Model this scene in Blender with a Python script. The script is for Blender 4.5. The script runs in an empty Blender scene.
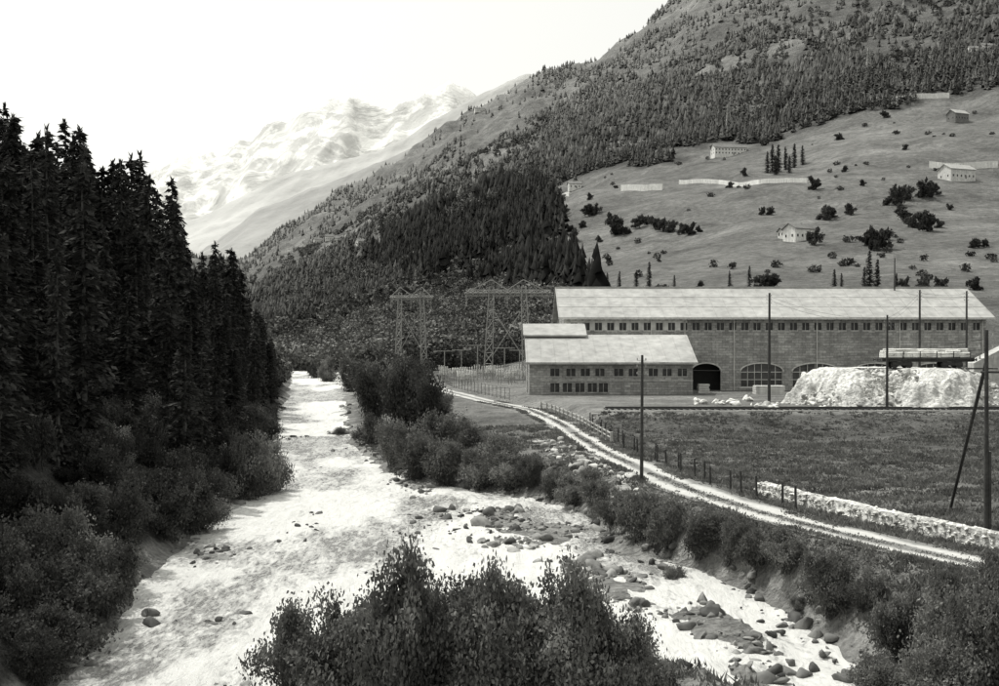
import bpy, math, random
import numpy as np
from mathutils import Vector
R=random.Random(7); rng=np.random.default_rng(11)
scene=bpy.context.scene
CZ=12.0; F=1150.0
TINT=(1.0,1.0,0.955)
# ---------------------------------------------------------------- noise
_tab=np.random.default_rng(5).random((256,256))
def vn(x,y,o=0):
    x=np.asarray(x,float)+o*37.3; y=np.asarray(y,float)+o*91.7
    ix=np.floor(x).astype(int); iy=np.floor(y).astype(int); fx=x-ix; fy=y-iy
    fx=fx*fx*(3-2*fx); fy=fy*fy*(3-2*fy)
    a=_tab[ix&255,iy&255]; b=_tab[(ix+1)&255,iy&255]; c=_tab[ix&255,(iy+1)&255]; d=_tab[(ix+1)&255,(iy+1)&255]
    return (a*(1-fx)+b*fx)*(1-fy)+(c*(1-fx)+d*fx)*fy
def fbm(x,y,o=0,n=4):
    s=0;a=.5;t=0
    for i in range(n):
        s=s+a*vn(x*2**i,y*2**i,o+i); t+=a; a*=.5
    return s/t-.5
def sm(t): t=np.clip(t,0,1); return t*t*(3-2*t)
# ---------------------------------------------------------------- terrain description
def ip(y,k,v):
    s=0
    for d in (-3,0,3): s=s+np.interp(np.asarray(y,float)+d,k,v)
    return s/3
def XL(y): return ip(y,[-60,40,56,78,100,145,200,280,400],[-16,-16,-17,-19.5,-22,-29,-37,-51,-75])+1.6*(vn(np.asarray(y)/9.,3.3)-.5)
def XR(y): return ip(y,[-60,40,46,53,60,68,84,89,101,130,200,280,400],[13,14,14,12.8,10.5,7.5,4.6,-1.5,-10,-17,-27,-35,-57])+1.4*(vn(np.asarray(y)/7.,8.3)-.5)
def ZR(y): return ip(y,[-60,40,56,78,100,145,200,280,400],[-.6,0,.1,.4,.7,1.2,2,3.3,5])
def XC(y): return ip(y,[-60,30,47,52.5,60,71,97,126,146,163,203,260,400],[52,26,19.3,16.6,14,11.4,8.4,6.6,4.0,-1.4,-11,-18,-40])
def ZC(y): return ip(y,[-60,100,126,146,203,260,400],[3,3,3.2,3.5,3.9,4.3,6])
PU=(np.array([-600,-200,150,250,300,400,500,560,650,750,870,1000,1300,1700])-500)/F
YR=np.log(np.array([200,260,400,600,900,1500,2500,3900,6000]))
ET=np.array([
 [.10,.08,-.02,-.033,-.033,-.033,-.033,-.03,-.028,-.028,-.028,-.028,-.028,-.02],
 [.12,.10,.0,-.03,-.03,-.03,-.028,-.02,.0,.01,.01,.01,.01,.02],
 [.14,.12,.01,-.02,-.02,-.012,.003,.03,.047,.055,.058,.06,.06,.07],
 [.17,.15,.03,-.005,-.005,.022,.05,.075,.092,.105,.115,.12,.12,.14],
 [.22,.20,.05,.012,.022,.062,.10,.125,.15,.172,.197,.215,.24,.28],
 [.28,.25,.08,.04,.062,.112,.155,.178,.212,.25,.29,.33,.40,.5],
 [.25,.2,.06,.068,.102,.158,.211,.232,.286,.355,.43,.50,.66,.9],
 [.15,.12,.02,.03,.05,.08,.11,.12,.15,.20,.25,.30,.40,.6],
 [.02,.02,.0,.0,.0,.02,.03,.04,.05,.06,.08,.1,.2,.3]])
def farE(u,y):
    ly=np.log(np.maximum(y,150.)); r=np.clip(np.searchsorted(YR,ly)-1,0,len(YR)-2)
    t=np.clip((ly-YR[r])/(YR[r+1]-YR[r]),0,1)
    cols=np.stack([np.interp(u,PU,ET[i]) for i in range(len(YR))])
    idx=np.arange(u.size).reshape(u.shape)
    cf=cols.reshape(len(YR),-1)
    a=cf[r.ravel(),idx.ravel()].reshape(u.shape); b=cf[(r+1).ravel(),idx.ravel()].reshape(u.shape)
    return a*(1-t)+b*t
def T(x,y):
    x=np.atleast_1d(np.asarray(x,float)); y=np.atleast_1d(np.asarray(y,float))
    xl,xr,zr,xc,zc=XL(y),XR(y),ZR(y),XC(y),ZC(y)
    d=xl-x
    slope=np.interp(y,[0,150,240,400],[.74,.72,.36,.3])
    zl=zr+.8*sm(d/1.5)+slope*np.clip(d-1,0,60)+np.clip(d-61,0,900)*.25+np.clip(d,0,12)*.28*fbm(x/7,y/7,1)
    dist=np.minimum(x-xl,xr-x)
    zb=zr-.8*sm(dist/1.7)
    def blob(cx,cy,rx,ry,h,ang=0):
        c,s=math.cos(ang),math.sin(ang); a=(x-cx)*c+(y-cy)*s; b=-(x-cx)*s+(y-cy)*c
        q=np.sqrt((a/rx)**2+(b/ry)**2)+1.5*fbm(x/2.2,y/3.5,9); return h*sm((1.3-q)/.9)
    zb=zb+np.maximum.reduce([blob(-1.2,38.5,8.5,6.5,1.9),blob(1.2,73,3.6,11,.84,math.radians(14)),blob(5.0,58,2.4,7,.84,.25),blob(-7.5,98,3.,10,.86,.25),blob(9.4,48.5,1.9,4.5,.86),blob(6.6,66,1.8,6,.78,.4)])
    s=np.clip((x-xr)/np.maximum(xc-1.9-xr,.8),0,1)
    zk=zr+(zc-zr)*np.power(sm(s*.98+.02),.6)+np.where(s<1,fbm(x/3,y/3,2)*.5*np.sin(np.pi*s),0)
    t=x-xc
    ye=124+1.5*fbm(x/12,y*0,4)
    field=2.75+.012*np.clip(x-15,0,80)+.8*fbm(x/9,y/9,3)*sm((t-3)/4)
    padh=4.5
    pad=field+(padh-field)*sm((y-(ye-10))/10.5)
    w=sm((t-1.9)/3.0)
    zright=zc*(1-w)+pad*w
    z=np.where(x<xl,zl,np.where(x<xr,zb,np.where(t<-1.9,zk,zright)))
    u=x/np.maximum(y,60.)
    zf=CZ+y*farE(u,y)+np.clip(y-260,0,9e9)*(.036*fbm(x/230,y/230,20,5)+.030*fbm(x/70,y/110,30,4))*sm((y-300)/300)
    b0=np.where(x>XC(y)+3,205.,250.)
    wf=sm((y-b0)/130.)
    return z*(1-wf)+zf*wf
_yy=np.exp(np.linspace(math.log(28),math.log(3200),6000))
def survey(px,py):
    u=(px-500)/F; e=(343-py)/F
    zt=T(u*_yy,_yy); m=np.nonzero(zt>=CZ+e*_yy)[0]
    i=m[0] if len(m) else 5999
    return np.array([u*_yy[i],_yy[i],zt[i]])
# ---------------------------------------------------------------- helpers
def link(o,parent=None):
    scene.collection.objects.link(o)
    if parent is not None: o.parent=parent
    return o
def empty(name,loc=(0,0,0)):
    o=bpy.data.objects.new(name,None); o.location=loc; return link(o)
def npmesh(name,V,Fc,mats,attr=None,smooth=False,midx=None):
    me=bpy.data.meshes.new(name); V=np.asarray(V,np.float32); Fc=np.asarray(Fc,np.int32)
    k=Fc.shape[1]; me.vertices.add(len(V)); me.vertices.foreach_set('co',V.ravel())
    me.loops.add(Fc.size); me.loops.foreach_set('vertex_index',Fc.ravel())
    me.polygons.add(len(Fc)); me.polygons.foreach_set('loop_start',np.arange(len(Fc),dtype=np.int32)*k)
    me.update(calc_edges=True)
    if smooth: me.polygons.foreach_set('use_smooth',np.ones(len(Fc),bool))
    if midx is not None: me.polygons.foreach_set('material_index',np.asarray(midx,np.int32))
    for m in mats: me.materials.append(m)
    if attr:
        for n,a in attr.items():
            at=me.attributes.new(n,'FLOAT','POINT'); at.data.foreach_set('value',np.asarray(a,np.float32).ravel())
    return me
def gridfaces(nr,nc):
    i=np.arange(nr*nc).reshape(nr,nc)
    return np.stack([i[:-1,:-1],i[:-1,1:],i[1:,1:],i[1:,:-1]],-1).reshape(-1,4)
class MB:
    def __init__(s): s.v=[];s.f=[];s.m=[]
    def add(s,vs,fs,m=0):
        b=len(s.v); s.v+= [tuple(map(float,v)) for v in vs]; s.f+=[tuple(b+i for i in f) for f in fs]; s.m+=[m]*len(fs)
    def box(s,a,b,m=0):
        x0,y0,z0=a;x1,y1,z1=b
        s.add([(x0,y0,z0),(x1,y0,z0),(x1,y1,z0),(x0,y1,z0),(x0,y0,z1),(x1,y0,z1),(x1,y1,z1),(x0,y1,z1)],
         [(0,3,2,1),(4,5,6,7),(0,1,5,4),(1,2,6,5),(2,3,7,6),(3,0,4,7)],m)
    def beam(s,p,q,r0,r1=None,n=4,m=0,rough=0):
        if r1 is None:r1=r0
        p=Vector(p);q=Vector(q);d=(q-p)
        if d.length<1e-6:return
        d.normalize(); a=d.orthogonal().normalized(); 
        if n==4 and abs(d.z)>.99: a=Vector((.7071,.7071,0))
        b=d.cross(a); vs=[]
        for (c,r) in ((p,r0),(q,r1)):
            for i in range(n):
                t=2*math.pi*i/n; vs.append(c+a*math.cos(t)*r+b*math.sin(t)*r)
        fs=[(i,(i+1)%n,n+(i+1)%n,n+i) for i in range(n)]+[tuple(range(n))[::-1],tuple(range(n,2*n))]
        s.add(vs,fs,m)
    def obj(s,name,mats,parent=None,loc=None):
        me=bpy.data.meshes.new(name); me.from_pydata(s.v,[],s.f); me.update()
        for m in mats: me.materials.append(m)
        if len(mats)>1: me.polygons.foreach_set('material_index',s.m)
        o=bpy.data.objects.new(name,me); 
        if loc is not None: o.location=loc
        return link(o,parent)
# ---------------------------------------------------------------- materials
class NT:
    def __init__(s,name):
        s.mat=bpy.data.materials.new(name); s.mat.use_nodes=True; s.t=s.mat.node_tree; s.t.nodes.clear()
        s.out=s.n('ShaderNodeOutputMaterial')
    def n(s,ty,**k):
        x=s.t.nodes.new(ty)
        for a,b in k.items(): setattr(x,a,b)
        return x
    def l(s,a,b): s.t.links.new(a,b)
    def math(s,op,a,b=None,clamp=False):
        x=s.n('ShaderNodeMath',operation=op); x.use_clamp=clamp
        for i,v in enumerate((a,b)):
            if v is None: continue
            if isinstance(v,(int,float)): x.inputs[i].default_value=v
            else: s.l(v,x.inputs[i])
        return x.outputs[0]
    def pos(s,scale=(1,1,1),rot=0):
        g=s.n('ShaderNodeNewGeometry'); m=s.n('ShaderNodeMapping'); m.inputs['Scale'].default_value=scale; m.inputs['Rotation'].default_value=(0,0,rot); s.l(g.outputs['Position'],m.inputs[0]); return m.outputs[0]
    def noise(s,scale,detail=4,vec=None,rough=.55,dist=0):
        x=s.n('ShaderNodeTexNoise'); x.inputs['Scale'].default_value=scale; x.inputs['Detail'].default_value=detail; x.inputs['Roughness'].default_value=rough; x.inputs['Distortion'].default_value=dist
        s.l(vec if vec is not None else s.pos(),x.inputs['Vector']); return x.outputs[0]
    def rng(s,v,a,b,c,d):
        x=s.n('ShaderNodeMapRange'); s.l(v,x.inputs[0])
        for i,k in enumerate((a,b,c,d)): x.inputs[1+i].default_value=k
        return x.outputs[0]
    def grey(s,v):
        x=s.n('ShaderNodeCombineColor')
        for i in range(3): s.l(s.math('MULTIPLY',v,TINT[i]),x.inputs[i])
        return x.outputs[0]
    def bsdf(s,v,rough=.9,bump=None,bstr=.5,bdist=.1,spec=.3):
        b=s.n('ShaderNodeBsdfPrincipled'); s.l(s.grey(v),b.inputs['Base Color'])
        if isinstance(rough,(int,float)): b.inputs['Roughness'].default_value=rough
        else: s.l(rough,b.inputs['Roughness'])
        b.inputs['Specular IOR Level'].default_value=spec
        if bump is not None:
            k=s.n('ShaderNodeBump'); k.inputs['Strength'].default_value=bstr; k.inputs['Distance'].default_value=bdist; s.l(bump,k.inputs['Height']); s.l(k.outputs[0],b.inputs['Normal'])
        s.l(b.outputs[0],s.out.inputs[0]); return b
def simple(name,v,sc=2.,amt=.35,rough=.85,bstr=.4,bdist=.05,spec=.3,streak=False,attr=False):
    t=NT(name); n1=t.noise(sc,5); n2=t.noise(sc*.13,3)
    a=t.rng(n1,.3,.7,1-amt,1+amt); b=t.rng(n2,.3,.7,1-amt*.6,1+amt*.6)
    r=t.math('MULTIPLY',t.math('MULTIPLY',a,b),v)
    if attr: r=t.math('MULTIPLY',r,t.n('ShaderNodeAttribute',attribute_name='alb').outputs['Fac'])
    if streak:
        n3=t.noise(1,4,t.pos((1.6,1.6,.12))); r=t.math('MULTIPLY',r,t.rng(n3,.3,.7,.78,1.15))
    t.bsdf(r,rough,n1,bstr,bdist,spec); return t.mat
def groundmat():
    t=NT('ground_cover'); at=t.n('ShaderNodeAttribute',attribute_name='alb').outputs['Fac']
    n1=t.noise(2.6,6,rough=.7); n2=t.noise(.33,5,rough=.65); n3=t.noise(.045,7,rough=.7,dist=.6); n4=t.noise(.008,6,t.pos((.6,1,1.4)),rough=.65)
    n5=t.noise(.02,6,t.pos((.35,1,2.2)),rough=.6)
    r=at
    for n,a in ((n1,.5),(n2,.38),(n3,.42),(n4,.32),(n5,.22)): r=t.math('MULTIPLY',r,t.rng(n,.28,.72,1-a,1+a))
    h=t.math('ADD',n1,t.math('MULTIPLY',n2,3))
    h=t.math('ADD',h,t.math('MULTIPLY',n3,18))
    t.bsdf(r,.95,h,.9,.3,.1); return t.mat
def foliage(name,v,amt=.5,tr=.25,sc=.8,attr=None):
    t=NT(name); n1=t.noise(sc,4); n2=t.noise(sc*7,2)
    oi=t.n('ShaderNodeObjectInfo').outputs['Random']
    r=t.math('MULTIPLY',t.rng(n1,.3,.7,1-amt,1+amt),t.rng(n2,.3,.7,1-amt*.7,1+amt*.7))
    r=t.math('MULTIPLY',r,t.rng(oi,0,1,.68,1.32))
    if attr: r=t.math('MULTIPLY',r,t.n('ShaderNodeAttribute',attribute_name=attr).outputs['Fac'])
    else: r=t.math('MULTIPLY',r,v)
    c=t.grey(r); d=t.n('ShaderNodeBsdfDiffuse'); t.l(c,d.inputs[0])
    if tr>0:
        k=t.n('ShaderNodeBsdfTranslucent'); t.l(c,k.inputs[0]); m=t.n('ShaderNodeMixShader'); m.inputs[0].default_value=tr
        t.l(d.outputs[0],m.inputs[1]); t.l(k.outputs[0],m.inputs[2]); t.l(m.outputs[0],t.out.inputs[0])
    else: t.l(d.outputs[0],t.out.inputs[0])
    return t.mat
def watermat():
    t=NT('white_water')
    at=t.n('ShaderNodeAttribute',attribute_name='foam').outputs['Fac']
    p=t.pos((1.5,.5,1),.12)
    n1=t.noise(1.1,9,p,.72,1.2); n2=t.noise(.22,4,p,.6,.5); n3=t.noise(3.2,6,p,.68,.6)
    f=t.math('ADD',t.math('ADD',t.math('MULTIPLY',n1,.6),t.math('MULTIPLY',n2,.4)),t.math('MULTIPLY',t.math('SUBTRACT',n3,.5),.5))
    f=t.math('ADD',f,t.math('MULTIPLY',t.math('SUBTRACT',at,.5),.20))
    v=t.rng(f,.36,.535,.22,.62)
    ro=t.rng(f,.36,.54,.22,.8)
    h=t.math('ADD',n1,t.math('MULTIPLY',n3,.4))
    t.bsdf(v,ro,h,.8,.32,.5); return t.mat
def brickmat(name,v,mort,bw=1.1,rh=.4):
    t=NT(name); g=t.n('ShaderNodeNewGeometry'); s=t.n('ShaderNodeSeparateXYZ'); t.l(g.outputs['Position'],s.inputs[0])
    c=t.n('ShaderNodeCombineXYZ'); t.l(t.math('ADD',s.outputs[0],s.outputs[1]),c.inputs[0]); t.l(s.outputs[2],c.inputs[1])
    b=t.n('ShaderNodeTexBrick'); t.l(c.outputs[0],b.inputs['Vector']); b.inputs['Scale'].default_value=1; b.inputs['Brick Width'].default_value=bw; b.inputs['Row Height'].default_value=rh; b.inputs['Mortar Size'].default_value=.035
    b.inputs['Color1'].default_value=(v*.75,)*3+(1,); b.inputs['Color2'].default_value=(v*1.25,)*3+(1,); b.inputs['Mortar'].default_value=(mort,)*3+(1,)
    bw_=t.n('ShaderNodeRGBToBW'); t.l(b.outputs[0],bw_.inputs[0])
    n=t.noise(3,5); n2=t.noise(.25,4); n3=t.noise(1,4,t.pos((1.2,1.2,.1)))
    r=t.math('MULTIPLY',bw_.outputs[0],t.rng(n,.3,.7,.75,1.25)); r=t.math('MULTIPLY',r,t.rng(n2,.3,.7,.75,1.25)); r=t.math('MULTIPLY',r,t.rng(n3,.3,.7,.80,1.14))
    t.bsdf(r,.9,bw_.outputs[0],.5,.04); return t.mat
def roadmat():
    t=NT('gravel_road'); lat=t.n('ShaderNodeAttribute',attribute_name='lat').outputs['Fac']
    n=t.noise(3,5); n2=t.noise(.3,4)
    a=t.math('ABSOLUTE',lat); a=t.math('ABSOLUTE',t.math('SUBTRACT',a,.5))
    a=t.math('ADD',a,t.math('MULTIPLY',t.math('SUBTRACT',n2,.5),.5)); a=t.math('ADD',a,t.math('MULTIPLY',t.math('SUBTRACT',n,.5),.4))
    v=t.rng(a,.14,.36,.44,.17)
    v=t.math('MULTIPLY',v,t.rng(n,.3,.7,.82,1.15)); t.bsdf(v,.95,n,.5,.06); return t.mat
def snowmat():
    t=NT('snowy_rock'); n=t.noise(.0022,9,rough=.72,dist=1.2); n2=t.noise(.009,5)
    f=t.math('ADD',n,t.math('MULTIPLY',t.math('SUBTRACT',n2,.5),.4))
    v=t.rng(f,.46,.55,.50,.74); t.bsdf(v,.9,n,.5,150,.1); return t.mat  # snow and rock both paled in colour to suggest distance haze
M_ground=groundmat(); M_water=watermat(); M_road=roadmat(); M_snow=snowmat()
M_con=foliage('conifer_needles',.040,.6,.12,.35); M_conf=foliage('distant_needles',1,.35,0,.05,'alb')
M_leaf=foliage('bush_leaves',.145,.6,.3,.55); M_leafd=foliage('dark_leaves',.062,.55,.25,.6); M_leafl=foliage('willow_leaves',.17,.45,.3,.6)  # second leaf tone is darker, for dark bushes and meadow trees
M_decf=foliage('distant_leaves',1,.45,0,.06,'alb'); M_grass=foliage('grass_blades',.14,.5,.3,.4)
M_bark=simple('bark',.07,8,.4); M_pole=simple('weathered_timber',.045,6,.4); M_wood=simple('fence_wood',.16,6,.4)
M_stone=simple('pale_stone',.50,2.6,.45,bdist=.25,bstr=1.); M_rock=simple('river_rock',.16,1.8,.4,bdist=.1,attr=True); M_block=simple('quarried_block',.45,2.,.35,bdist=.1,attr=True); M_conc=simple('concrete',.38,1.5,.25,streak=True)
M_roof=simple('roof_sheet',.33,.8,.22,.7,.2,streak=False); M_roofd=simple('old_roof',.14,1.,.3)
M_brick=brickmat('stone_block_wall',.31,.20); M_brick2=brickmat('wing_block_wall',.31,.21,.9,.35); M_plaster=simple('plaster',.55,1.2,.2,streak=True)
M_white=simple('limewash',.66,1.2,.15,streak=True); M_frame=simple('painted_frame',.5,3,.2); M_steel=simple('galvanised_steel',.32,4,.3,.6); M_iron=simple('dark_iron',.04,4,.3,.7)
M_wire=simple('wire',.05,4,.2,.6); M_inner=simple('dark_interior',.02,1,.2)
M_haze1=simple('haze_tinted_forest_slope',.25,.006,.18,bstr=.5,bdist=50); M_haze2=simple('haze_tinted_far_slope',.38,.004,.14,bstr=.5,bdist=70)  # aerial haze painted in as pale base colours, no atmosphere in scene
g=NT('window_glass'); gn=g.noise(1.5,2); b_=g.bsdf(g.rng(gn,.3,.7,.015,.05),.2,None,spec=.4); M_glass=g.mat
# ---------------------------------------------------------------- ground sheet
nc,nr=760,900
s_=np.linspace(-1,1,nc); uu=1.35*np.sign(s_)*np.abs(s_)**1.55
yy=np.exp(np.linspace(math.log(25),math.log(6060),nr))-60
X=uu[None,:]*(yy[:,None]+110); Y=np.repeat(yy[:,None],nc,1)
Z=T(X,Y)
PX=lambda x,y:500+F*x/np.maximum(y,20); PY=lambda y,z:343-F*(z-CZ)/np.maximum(y,20)
def meadow_top(px): return np.interp(px,[450,540,620,740,870,1000,1400],[180,186,166,143,103,93,60])
def edge_px(py): return np.interp(py,[150,190,225,250,285,320],[545,552,556,546,578,600])
def is_open(x,y,z):
    px,py=PX(x,y),PY(y,z)
    m=sm((py-meadow_top(px)-fbm(x/45,y/45,40)*44)/8)*sm((px-edge_px(py)+fbm(x/30,y/30,41)*50)/10)
    patches=sm((fbm(x/120,y/190,43,5)-.11)/.09)
    return np.maximum(m,patches*.85)
op=is_open(X,Y,Z)
xl,xr,zr,xc=XL(Y),XR(Y),ZR(Y),XC(Y)
alb=.10+.045*fbm(X/20,Y/20,50)
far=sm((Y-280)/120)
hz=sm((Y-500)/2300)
alb=alb*(1-far)+far*(op*(.128+.04*hz)+(1-op)*(.065+.09*hz))  # distance haze painted into the ground albedo, paler up the valley
near=Y<300
riv=near&(X>xl-1.0)&(X<xr+1.2); alb=np.where(riv,.20,alb)
alb=np.where(near&(X<xl-1.0),.055,alb)
alb=np.where(near&(X>xr+1.2)&(X<xc-1.8),.13,alb)
pad=near&(Y>123)&(Y<225)&(X>xc+2); alb=np.where(pad,.16,alb)
padf=near&(Y>110)&(Y<=123)&(X>xc+2); alb=np.where(padf,.085,alb)
alb=np.where(near&(np.abs(X-xc)<2.6),.17,alb)
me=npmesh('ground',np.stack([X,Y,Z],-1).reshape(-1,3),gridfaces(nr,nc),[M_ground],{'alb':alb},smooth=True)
link(bpy.data.objects.new('ground',me))
# ---------------------------------------------------------------- river
ry=np.concatenate([np.arange(-40,150,.3),np.arange(150,345,.8)]); cN=170
cs=np.linspace(0,1,cN)
WX=(XL(ry)-1.5)[:,None]*(1-cs)+(XR(ry)+1.5)[:,None]*cs; WY=np.repeat(ry[:,None],cN,1)
rap=sm((fbm(WX/7,WY/16,60,4)+.14)/.22)*np.clip(1.15-sm((WX-2)/9)*.35,0,1)
WZ=ZR(WY)-.03+(.26*fbm(WX/.8,WY/1.8,61,4)+.34*fbm(WX/2.6,WY/4.2,62,3)+.04*np.sin(WY*1.9+5*vn(WX/3,WY/5,63)+WX*.5))*(.35+.9*rap)*.8
me=npmesh('river_water',np.stack([WX,WY,WZ],-1).reshape(-1,3),gridfaces(len(ry),cN),[M_water],{'foam':rap},smooth=True)
link(bpy.data.objects.new('river_water',me))
# ---------------------------------------------------------------- road
ry=np.arange(-35,262,.8); lat=np.linspace(-1,1,9)
RX=XC(ry)[:,None]+lat[None,:]*1.75*(1+.3*(vn(ry/3,1.1)-.5))[:,None]; RY=np.repeat(ry[:,None],9,1)
RZ=np.maximum(T(RX,RY),ZC(RY)-.03)+.05-.03*(np.abs(np.abs(lat)-.5)<.2)[None,:]
me=npmesh('gravel_road',np.stack([RX,RY,RZ],-1).reshape(-1,3),gridfaces(len(ry),9),[M_road],{'lat':np.repeat(lat[None,:],len(ry),0)},smooth=True)
link(bpy.data.objects.new('gravel_road',me))
# ---------------------------------------------------------------- distant ridges
def ridge(name,D,depth,prof,mat,amp,seed,rows=90,cols=640):
    px=np.linspace(-900,1500,cols); pp=np.array(prof,float); py=np.interp(px,pp[:,0],pp[:,1])
    u=(px-500)/F; t=np.linspace(-1,.6,rows)
    x=np.repeat((u*D)[None,:],rows,0); y=D+depth*t[:,None]+0*x
    zc=CZ+D*(343-py)/F
    fall=np.where(t<0,-t,t*1.4)[:,None]
    zz=zc[None,:]*(1-fall**.85)
    rid=1-np.abs(2*fbm(x/(D*.06),y/(D*.11),seed,5))*2
    zz=zz+amp*D*(rid-.55)*np.clip(fall*3,0.12,1)*(zc[None,:]/zc.max()*.6+.4)+amp*D*.5*fbm(x/(D*.014),y/(D*.014),seed+3,4)*np.clip(zc[None,:]/(D*.1),.2,1)
    me=npmesh(name,np.stack([x,y,zz],-1).reshape(-1,3),gridfaces(rows,cols),[mat],smooth=True)
    link(bpy.data.objects.new(name,me))
ridge('haze_tinted_mountain_slope',4600,1500,[(-900,250),(100,290),(180,262),(215,242),(260,207),(340,176),(430,137),(520,90),(700,40),(1500,0)],M_haze1,.012,70)
ridge('haze_tinted_far_mountain',6500,2000,[(-900,250),(120,235),(200,215),(240,196),(290,172),(350,156),(400,138),(440,112),(480,88),(520,71),(560,62),(700,45),(1500,40)],M_haze2,.012,75)
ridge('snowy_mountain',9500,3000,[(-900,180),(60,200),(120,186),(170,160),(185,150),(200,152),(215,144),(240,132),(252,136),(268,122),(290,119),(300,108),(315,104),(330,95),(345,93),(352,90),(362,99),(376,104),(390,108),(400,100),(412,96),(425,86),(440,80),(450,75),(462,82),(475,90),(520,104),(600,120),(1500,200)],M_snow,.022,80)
# ---------------------------------------------------------------- vegetation prototypes
def conifer_mesh(name,seed,H=18,Rd=3.2,levels=34,cards=8,cs=.6,lowest=.06,mat=None):
    r=np.random.default_rng(seed)
    mb=MB()
    pts=[(0,0,-1)]
    for i in range(1,7): pts.append((r.normal(0,.06),r.normal(0,.06),H*i/6.))
    for i in range(6): mb.beam(pts[i],pts[i+1],.026*H*(1-i/6.3)*.55+.02,.026*H*(1-(i+1)/6.3)*.55+.02,6)
    bias=r.uniform(0,6.28)
    P=[];A=[];B=[]
    for l in range(levels):
        t=lowest+(1-lowest)*((l+r.uniform(-.5,.5))/levels); t=min(max(t,lowest),.985)
        nb=int(r.integers(5,9)) if t<.8 else 5
        for b in range(nb):
            tt=min(.985,t+r.uniform(-.012,.012))
            az=r.uniform(0,6.283); L=(Rd*(1-tt)**.8*(.75+.25*math.cos(az-bias))*r.uniform(.5,1.2)+.25)
            if tt<.25: L*=(.55+.45*r.random())
            o=np.array([math.cos(az),math.sin(az),0]); tg=np.array([-o[1],o[0],0]); z0=tt*H; dr=r.uniform(.1,.42)
            mb.beam((0,0,z0),tuple(o*L*.9+np.array([0,0,z0-dr*L])),.03,.01,3)
            k=max(3,int(cards*(.3+.7*L/Rd)))
            for c in range(k):
                s=(c+r.random())/k*.95+.06
                p=o*L*s+tg*r.normal(0,.12)*L*s+np.array([0,0,z0-dr*L*s*s-.05+r.normal(0,.08)]); sz=cs*r.uniform(.5,1.3)*(1.1-.4*s)
                side=r.uniform(-1,1)
                dirv=o*.6+tg*side*.9+np.array([0,0,r.uniform(-.8,.15)]); dirv/=np.linalg.norm(dirv)
                w=np.cross(dirv,[0,0,1])+r.normal(0,.45,3); w/=np.linalg.norm(w)+1e-6
                P.append(p);A.append(dirv*sz*1.35);B.append(w*sz*.45)
    for c in range(14):
        z=H*r.uniform(.93,1.0); a=r.uniform(0,6.28); P.append(np.array([0,0,z]));A.append(np.array([math.cos(a)*.25,math.sin(a)*.25,.5]));B.append(np.array([.1,.1*r.random(),0]))
    P=np.array(P);A=np.array(A);B=np.array(B); n=len(P)
    V=np.stack([P-A*.25,P+A*.3+B,P+A,P+A*.3-B],1).reshape(-1,3); Fq=np.arange(4*n).reshape(n,4)
    me=bpy.data.meshes.new(name); base=len(V)
    me.from_pydata(V.tolist()+mb.v,[],Fq.tolist()+[tuple(base+i for i in f) for f in mb.f])
    me.materials.append(mat or M_con); me.materials.append(M_bark)
    me.polygons.foreach_set('material_index',[0]*n+[1]*len(mb.f)); me.update(); return me
def bush_mesh(name,seed,leaves=9000,ls=.055,mat=None,stems=46,tall=1.0,trunk=False,lumps=9,low=.38):
    r=np.random.default_rng(seed); mb=MB(); C=[];tipsR=[]
    for i in range(lumps):
        a=r.uniform(0,6.28); q=r.uniform(.05,.80); zz=tall*(r.uniform(low,.84)-.3*q*q)
        C.append((math.cos(a)*q,math.sin(a)*q,zz)); tipsR.append(r.uniform(.16,.34))
    tips=[]
    for i in range(stems):
        c=C[i%lumps]; rr=tipsR[i%lumps]; d=r.normal(0,1,3); d/=np.linalg.norm(d); d[2]=abs(d[2])*.9-.25
        tip=np.array(c)+d*rr*r.uniform(.5,1.25)*np.array([1.1,1.1,tall**.5*.85]); tip[2]=max(tip[2],.08)
        b=np.array([r.normal(0,.12 if not trunk else .01),r.normal(0,.12 if not trunk else .01),-.05])
        if trunk: b[2]=tall*r.uniform(.08,.3)
        mid=(b+tip)/2+np.array([0,0,.10*tall])+r.normal(0,.05,3)
        w=.012
        mb.beam(b,mid,w,w*.7,4); mb.beam(mid,tip,w*.7,w*.25,3); tips.append((b,mid,tip))
    if trunk: mb.beam((0,0,-.1),(0,0,tall*.45),.05,.03,7)
    n=leaves; idx=r.integers(0,stems,n); s=r.random(n)**.5
    b=np.array([t[0] for t in tips])[idx]; m=np.array([t[1] for t in tips])[idx]; e=np.array([t[2] for t in tips])[idx]
    s=(.25+.80*s)[:,None]
    P=(1-s)**2*b+2*s*(1-s)*m+s*s*e
    sp=.16*(1.15-s*.6); P=P+r.normal(0,1,(n,3))*sp*.75
    P[:,2]=np.maximum(P[:,2],.02+.05*r.random(n))
    A=r.normal(0,1,(n,3)); A[:,2]+=.3; A/=np.linalg.norm(A,axis=1)[:,None]; Bv=np.cross(A,r.normal(0,1,(n,3))); Bv/=np.linalg.norm(Bv,axis=1)[:,None]+1e-6
    sz=(ls*r.uniform(.45,1.4,n))[:,None]
    V=np.stack([P-A*sz*.6,P+Bv*sz*.36,P+A*sz*.6,P-Bv*sz*.36],1).reshape(-1,3)
    me=bpy.data.meshes.new(name); base=len(V); Fq=np.arange(4*n).reshape(n,4)
    me.from_pydata(V.tolist()+mb.v,[],Fq.tolist()+[tuple(base+i for i in f) for f in mb.f])
    me.materials.append(mat or M_leaf); me.materials.append(M_bark)
    me.polygons.foreach_set('material_index',[0]*n+[1]*len(mb.f)); me.update(); return me
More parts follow.
